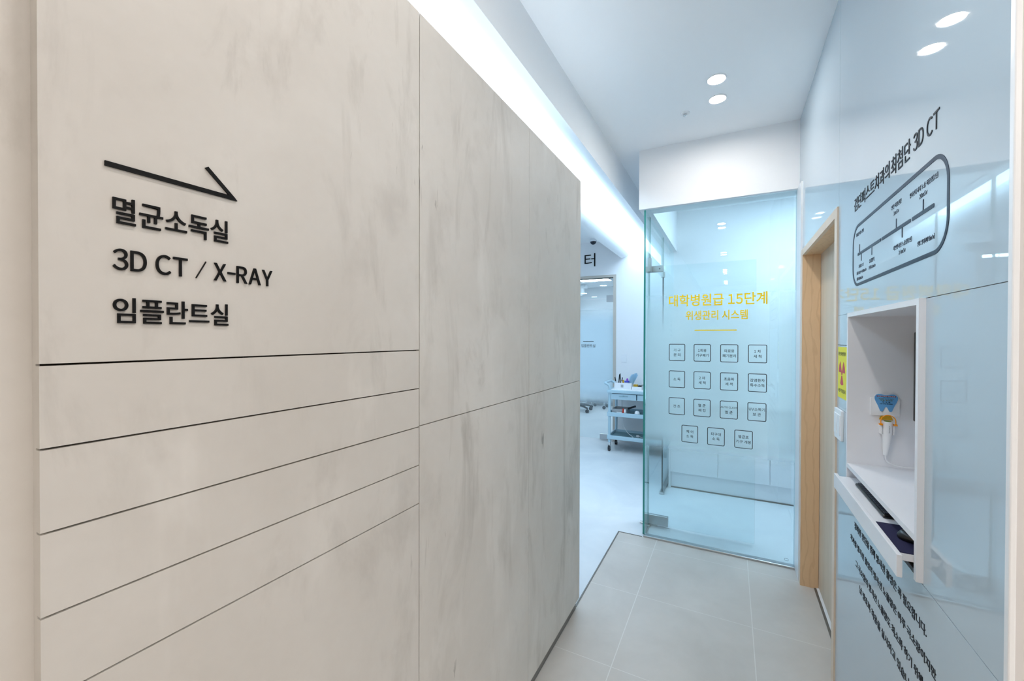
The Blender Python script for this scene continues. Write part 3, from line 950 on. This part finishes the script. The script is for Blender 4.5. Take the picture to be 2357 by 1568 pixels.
# things behind the frosted door
sl = thing('wheeled_stool', 'black five wheeled stool base showing under the frosted far door', 'stool', (-2.86, 8.45, 0))
sx, sy = -2.86, 8.45
bm = B(); cyl(bm, (sx, sy, .13), (sx, sy, .46), .025, .022); obj('column', bm, M['chrome'], sl, smooth=True)
bm = B(); lathe(bm, [(0, .46), (.17, .46), (.19, .485), (.19, .52), (.17, .545), (0, .55)], (sx, sy, 0)); obj('seat', bm, M['rubber'], sl, smooth=True)
bm = B(); tube(bm, [(sx+.2*math.cos(a), sy+.2*math.sin(a), .2) for a in [2*PI*k/24 for k in range(25)]], .009, 8); obj('foot_ring', bm, M['chrome'], sl, smooth=True)
for k in range(5):
    a = math.radians(72*k-30)
    ex, ey = sx+.31*math.cos(a), sy+.31*math.sin(a)
    bm = B(); tube(bm, [(sx, sy, .14), (sx+.16*math.cos(a), sy+.16*math.sin(a), .125), (ex, ey, .095)], [.03, .024, .018], 10)
    s_ = obj('base_arm', bm, M['dark'], sl, smooth=True)
    bm = B(); cyl(bm, (ex-.022*math.sin(a), ey+.022*math.cos(a), .035), (ex+.022*math.sin(a), ey-.022*math.cos(a), .035), .035); cyl(bm, (ex, ey, .05), (ex, ey, .095), .012)
    obj('caster', bm, M['rubber'], s_, smooth=True)
sp = thing('instrument_stand', 'slim steel legged stand behind the frosted door beside the trolley', 'stand', (-2.55, 9.05, 0))
bm = B(); box(bm, -2.75, -2.35, 8.86, 9.24, .80, .83); obj('tray', bm, M['steel'], sp)
for ax, ay in ((-2.41, 8.91), (-2.41, 9.19), (-2.69, 8.91), (-2.69, 9.19)):
    bm = B(); cyl(bm, (ax, ay, .07), (ax, ay, .80), .012); l_ = obj('leg', bm, M['chrome'], sp, smooth=True)
    bm = B(); cyl(bm, (ax, ay-.012, .035), (ax, ay+.012, .035), .035); obj('caster', bm, M['rubber'], l_, smooth=True)
dl = thing('wall_monitor_arm', 'white swivel unit high up behind the glass of the far door', 'dental unit arm', (-2.82, 8.8, 2.45))
bm = B(); box(bm, -2.98, -2.78, 8.75, 8.9, 2.62, 2.698); obj('ceiling_mount', bm, M['plastic'], dl, bevel=.01)
bm = B(); tube(bm, [(-2.88, 8.82, 2.62), (-2.88, 8.82, 2.52), (-2.95, 8.8, 2.47)], [.05, .06, .04], 14); obj('swivel_head', bm, M['plastic'], dl, smooth=True)

# ------------------------------------------------------------------ pale blue trolley
TX0, TX1, TY0, TY1 = -1.475, -.715, 5.66, 6.08
tr = thing('service_trolley', 'pale blue plastic trolley with two drawers and shelves against the far wall', 'trolley', ((TX0+TX1)/2, (TY0+TY1)/2, 0))
def trayshelf(name, z0, z1, zf):
    bm = B()
    box(bm, TX0-.012, TX1+.012, TY0-.012, TY0+.012, z0, z1); box(bm, TX0-.012, TX1+.012, TY1-.012, TY1+.012, z0, z1)
    box(bm, TX0-.012, TX0+.012, TY0+.012, TY1-.012, z0, z1); box(bm, TX1-.012, TX1+.012, TY0+.012, TY1-.012, z0, z1)
    s_ = obj(name, bm, M['blue'], tr, bevel=.006)
    obj('shelf_mat', bx(TX0+.012, TX1-.012, TY0+.012, TY1-.012, z0+.005, zf), M['bluedk'], s_)
    return s_
trayshelf('middle_shelf', .478, .534, .490)
trayshelf('bottom_shelf', .165, .218, .185)
tp = obj('top_shelf', bx(TX0-.015, TX1+.015, TY0-.015, TY1+.015, .795, .836), M['blue'], tr, bevel=.008)
for xa, xb in ((TX0+.03, -1.100), (-1.098, TX1-.03)):
    obj('top_insert', bx(xa, xb-.002, TY0+.025, TY1-.025, .836, .840), M['plastic'], tp)
for px in (TX0+.015, TX1-.015):
    for py in (TY0+.015, TY1-.015):
        bm = B(); cyl(bm, (px, py, .12), (px, py, .80), .018, .018, 14); p_ = obj('post', bm, M['blue'], tr, smooth=True)
        bm = B(); cyl(bm, (px-.013, py, .036), (px+.013, py, .036), .036, .036, 18)
        c_ = obj('caster', bm, M['rubber'], p_, smooth=True)
        bm = B(); box(bm, px-.018, px-.0135, py-.012, py+.012, .03, .09); box(bm, px+.0135, px+.018, py-.012, py+.012, .03, .09); box(bm, px-.018, px+.018, py-.012, py+.012, .09, .12)
        obj('caster_fork', bm, M['chrome'], p_)
for xa, xb in ((TX0+.04, -1.102), (-1.088, TX1-.04)):
    d_ = obj('drawer', bx(xa, xb, TY0+.004, TY1-.04, .71, .787), M['blue'], tr, bevel=.003)
    xm = (xa+xb)/2
    h_ = obj('drawer_handle', prism(B(), [(xm-.06, .757), (xm+.06, .757), (xm+.06, .761), (xm+.018, .761), (xm, .768), (xm-.018, .761), (xm-.06, .761)], lambda u, v, w: (u, TY0+.004-w, v), 0, .010), M['bluedk'], d_)
hx = TX0-.055
bm = B(); tube(bm, spline([(TX0+.02, TY0+.03, .835), (TX0+.005, TY0+.03, .89), (hx+.012, TY0+.035, .918), (hx, TY0+.08, .925), (hx, TY1-.08, .925), (hx+.012, TY1-.035, .918), (TX0+.005, TY1-.03, .89), (TX0+.02, TY1-.03, .835)], 6), .018, 12)
obj('push_handle', bm, M['blue'], tr, smooth=True)

# things on the trolley
def at_box(name, x0, x1, y0, y1, z0, z1, m, label, cat, wall=.004, parent=None):
    """open-topped box"""
    bm = B(); box(bm, x0, x1, y0, y1, z0, z0+wall); box(bm, x0, x1, y0, y0+wall, z0+wall, z1); box(bm, x0, x1, y1-wall, y1, z0+wall, z1)
    box(bm, x0, x0+wall, y0+wall, y1-wall, z0+wall, z1); box(bm, x1-wall, x1, y0+wall, y1-wall, z0+wall, z1)
    o = obj(name, bm, m, bevel=.001); tag(o, label, cat); return o
ob = at_box('organizer_box', -1.425, -1.190, 5.80, 5.95, .840, .925, M['plastic'], 'white open organiser box full of pens on the trolley top', 'box')
obj('front_label', bx(-1.335, -1.30, 5.799, 5.80, .862, .90), M['grey'], ob)
for k, (x, y, h, lean, mm) in enumerate(((-1.404, 5.87, .148, -.03, 'dark'), (-1.385, 5.88, .19, .012, 'dark'), (-1.362, 5.90, .20, -.006, 'dark'), (-1.35, 5.86, .15, .022, 'dark'))):
    t_ = thing('pen', 'black pen standing in the white organiser box on the trolley', 'pen', (x, y, .845), 'pens in the organiser box')
    bm = B(); cyl(bm, (x, y, .845), (x+lean*.6, y, .845+h*.62), .0065, .0065, 10); obj('barrel', bm, M['plastic'] if k in (0, 3) else M[mm], t_, smooth=True)
    bm = B(); cyl(bm, (x+lean*.6, y, .8452+h*.62), (x+lean, y, .845+h), .0075, .006, 10); obj('cap', bm, M[mm], t_, smooth=True)
bm = B(); lathe(bm, [(0, 0), (.011, 0), (.011, .105), (.007, .115), (0, .117)], (-1.318, 5.87, .845), 16); o = obj('glue_bottle', bm, M['amber'], smooth=True); tag(o, 'small yellow bottle between pens and blue jar in the organiser', 'bottle')
jr = thing('lidded_jar', 'small white jar with violet blue lid in the organiser box', 'jar', (-1.265, 5.87, .845))
bm = B(); lathe(bm, [(0, 0), (.032, 0), (.032, .085), (0, .085)], (-1.265, 5.87, .845)); obj('jar_body', bm, M['plastic'], jr, smooth=True)
bm = B(); lathe(bm, [(0, .0852), (.036, .0852), (.036, .105), (0, .105)], (-1.265, 5.87, .845)); obj('lid', bm, M['cobalt'], jr, smooth=True)
bm = B(); lathe(bm, [(0, 0), (.016, 0), (.014, .024), (.008, .034), (0, .035)], (-1.262, 5.87, .9502), 16); o = obj('purple_cap', bm, M['purple'], smooth=True); tag(o, 'small purple cap sitting on the blue jar lid', 'cap')
bm = B()
for k in range(7):
    lean = -.012+.009*k
    rows_ = []
    for i in range(7):
        t_ = i/6
        w_ = .008+.022*t_*math.sin(PI*min(1, t_*.9))+.004*t_
        xc = -1.208+lean*t_*t_*1.1+.020*t_*t_
        zz = .846+(.165+.012*(k % 3)+.004*k)*t_
        yy = 5.838+.012*k+.012*math.sin(3*t_+k)*t_
        rows_.append([bm.verts.new((xc-w_, yy, zz)), bm.verts.new((xc, yy-.006, zz+.003)), bm.verts.new((xc+w_, yy, zz+.004*t_))])
    for p_, q_ in zip(rows_, rows_[1:]):
        for j in range(2):
            bm.faces.new((p_[j], p_[j+1], q_[j+1], q_[j]))
bmesh.ops.solidify(bm, geom=bm.faces[:], thickness=.0015)
o = obj('face_masks', bm, M['mask']); tag(o, 'sheaf of light blue masks standing in the organiser box', 'masks'); o['kind'] = 'stuff'
wt = at_box('shallow_tray', -1.182, -1.055, 5.80, 5.92, .840, .882, M['plastic'], 'white shallow tray right of the organiser box on the trolley', 'tray')
o = obj('yellow_carton', bx(-1.172, -1.118, 5.83, 5.89, .844, .906), M['amber'], bevel=.003); tag(o, 'mustard yellow carton standing in the white shallow tray', 'carton')
o = obj('black_clip_box', bx(-1.108, -1.066, 5.83, 5.89, .844, .897), M['dark'], bevel=.004); tag(o, 'black case in the white shallow tray beside the yellow carton', 'case')
bm = B(); bmesh.ops.create_icosphere(bm, subdivisions=3, radius=1)
for v in bm.verts:
    n_ = 1+.22*math.sin(9*v.co.x+2*v.co.y)*math.cos(7*v.co.y+3)
    v.co = (-1.045+v.co.x*.042*n_, 5.955+v.co.y*.03*n_, .903+v.co.z*.03*n_+max(0, .02-abs(v.co.x)*.03))
tb = thing('tissue_box', 'white tissue box with a tissue tuft at the right of the trolley top', 'tissue box', (-1.04, 5.96, .840))
obj('tuft', bm, M['tissue'], tb, smooth=True)
obj('carton', bx(-1.10, -.98, 5.925, 6.03, .840, .885), M['grey'], tb)

gb = at_box('grey_bin', -1.43, -1.235, 5.69, 5.93, .490, .578, M['grey'], 'grey open bin on the middle shelf of the trolley', 'bin', .005)
tu = thing('red_tube', 'red tube with white cap leaning by the grey bin on the middle shelf', 'tube', (-1.275, 5.682, .49))
bm = B(); cyl(bm, (-1.278, 5.678, .491), (-1.274, 5.678, .592), .011, .011, 14); obj('tube_body', bm, M['redp'], tu, smooth=True)
bm = B(); cyl(bm, (-1.251, 5.679, .54), (-1.249, 5.679, .584), .014, .010, 14); obj('white_cap', bm, M['plastic'], tu, smooth=True)
bm = B(); tube(bm, [(-1.238, 5.80, .575), (-1.200, 5.83, .588), (-1.145, 5.86, .606)], [.012, .013, .014], 12)
o = obj('handheld_tool', bm, M['rubber'], smooth=True); tag(o, 'dark handled tool lying over the right rim of the grey bin', 'tool')
o = obj('white_strip', bx(-1.36, -1.292, 5.664, 5.674, .535, .543), M['plastic']); tag(o, 'thin white strip lying on the middle shelf rim below the grey bin', 'strip')
cu = thing('curing_lamp', 'small white rounded device on the middle shelf right of the grey bin', 'device', (-1.095, 5.70, .49))
bm = B(); bmesh.ops.create_uvsphere(bm, u_segments=20, v_segments=12, radius=1)
for v in bm.verts:
    v.co = (-1.095+v.co.x*.034, 5.70+v.co.y*.024, .532+v.co.z*.042)
obj('shell', bm, M['plastic'], cu, smooth=True)
bm = B(); cyl(bm, (-1.105, 5.677, .520), (-1.105, 5.672, .520), .008); obj('lens', bm, M['dark'], cu)
bm = B(); tube(bm, spline([(-1.36, 5.95, .74), (-1.352, 5.94, .66), (-1.345, 5.92, .585), (-1.338, 5.91, .50)]), .0035, 8)
o = obj('hanging_cable', bm, M['grey'], smooth=True); tag(o, 'thin grey cable hanging from the trolley drawers into the grey bin', 'cable')
bm = B(); tube(bm, spline([(-1.335, 5.88, .477), (-1.325, 5.88, .38), (-1.30, 5.85, .31), (-1.24, 5.80, .245), (-1.165, 5.735, .215), (-1.145, 5.71, .200), (-1.165, 5.69, .1888), (-1.06, 5.69, .1888), (-.95, 5.70, .1888)]), .0035, 8)
o = obj('power_cable', bm, M['plastic'], smooth=True); tag(o, 'white power cable trailing down onto the bottom shelf of the trolley', 'cable')
pl = thing('white_plug', 'small white plug with cord lying on the bottom shelf of the trolley', 'plug', (-1.11, 5.86, .185))
obj('plug_head', bx(-1.135, -1.10, 5.85, 5.875, .186, .212), M['plastic'], pl, bevel=.003)
bm = B(); tube(bm, spline([(-1.10, 5.862, .20), (-1.06, 5.84, .19), (-1.0, 5.80, .189), (-.93, 5.77, .189)]), .0035, 8); obj('cord', bm, M['plastic'], pl, smooth=True)

# sprinkler head on the corridor ceiling
sk = thing('sprinkler_head', 'tiny chrome sprinkler head on the corridor ceiling left of the downlights', 'sprinkler', (-.266, 2.915, ZC))
bm = B(); lathe(bm, [(0, 0), (.030, 0), (.028, -.004), (.014, -.006), (0, -.006)], (-.266, 2.915, ZC)); obj('escutcheon', bm, M['plastic'], sk, smooth=True)
bm = B(); lathe(bm, [(.010, -.006), (.012, -.010), (.011, -.016), (.006, -.020), (0, -.021)], (-.266, 2.915, ZC)); obj('deflector', bm, M['chrome'], sk, smooth=True)
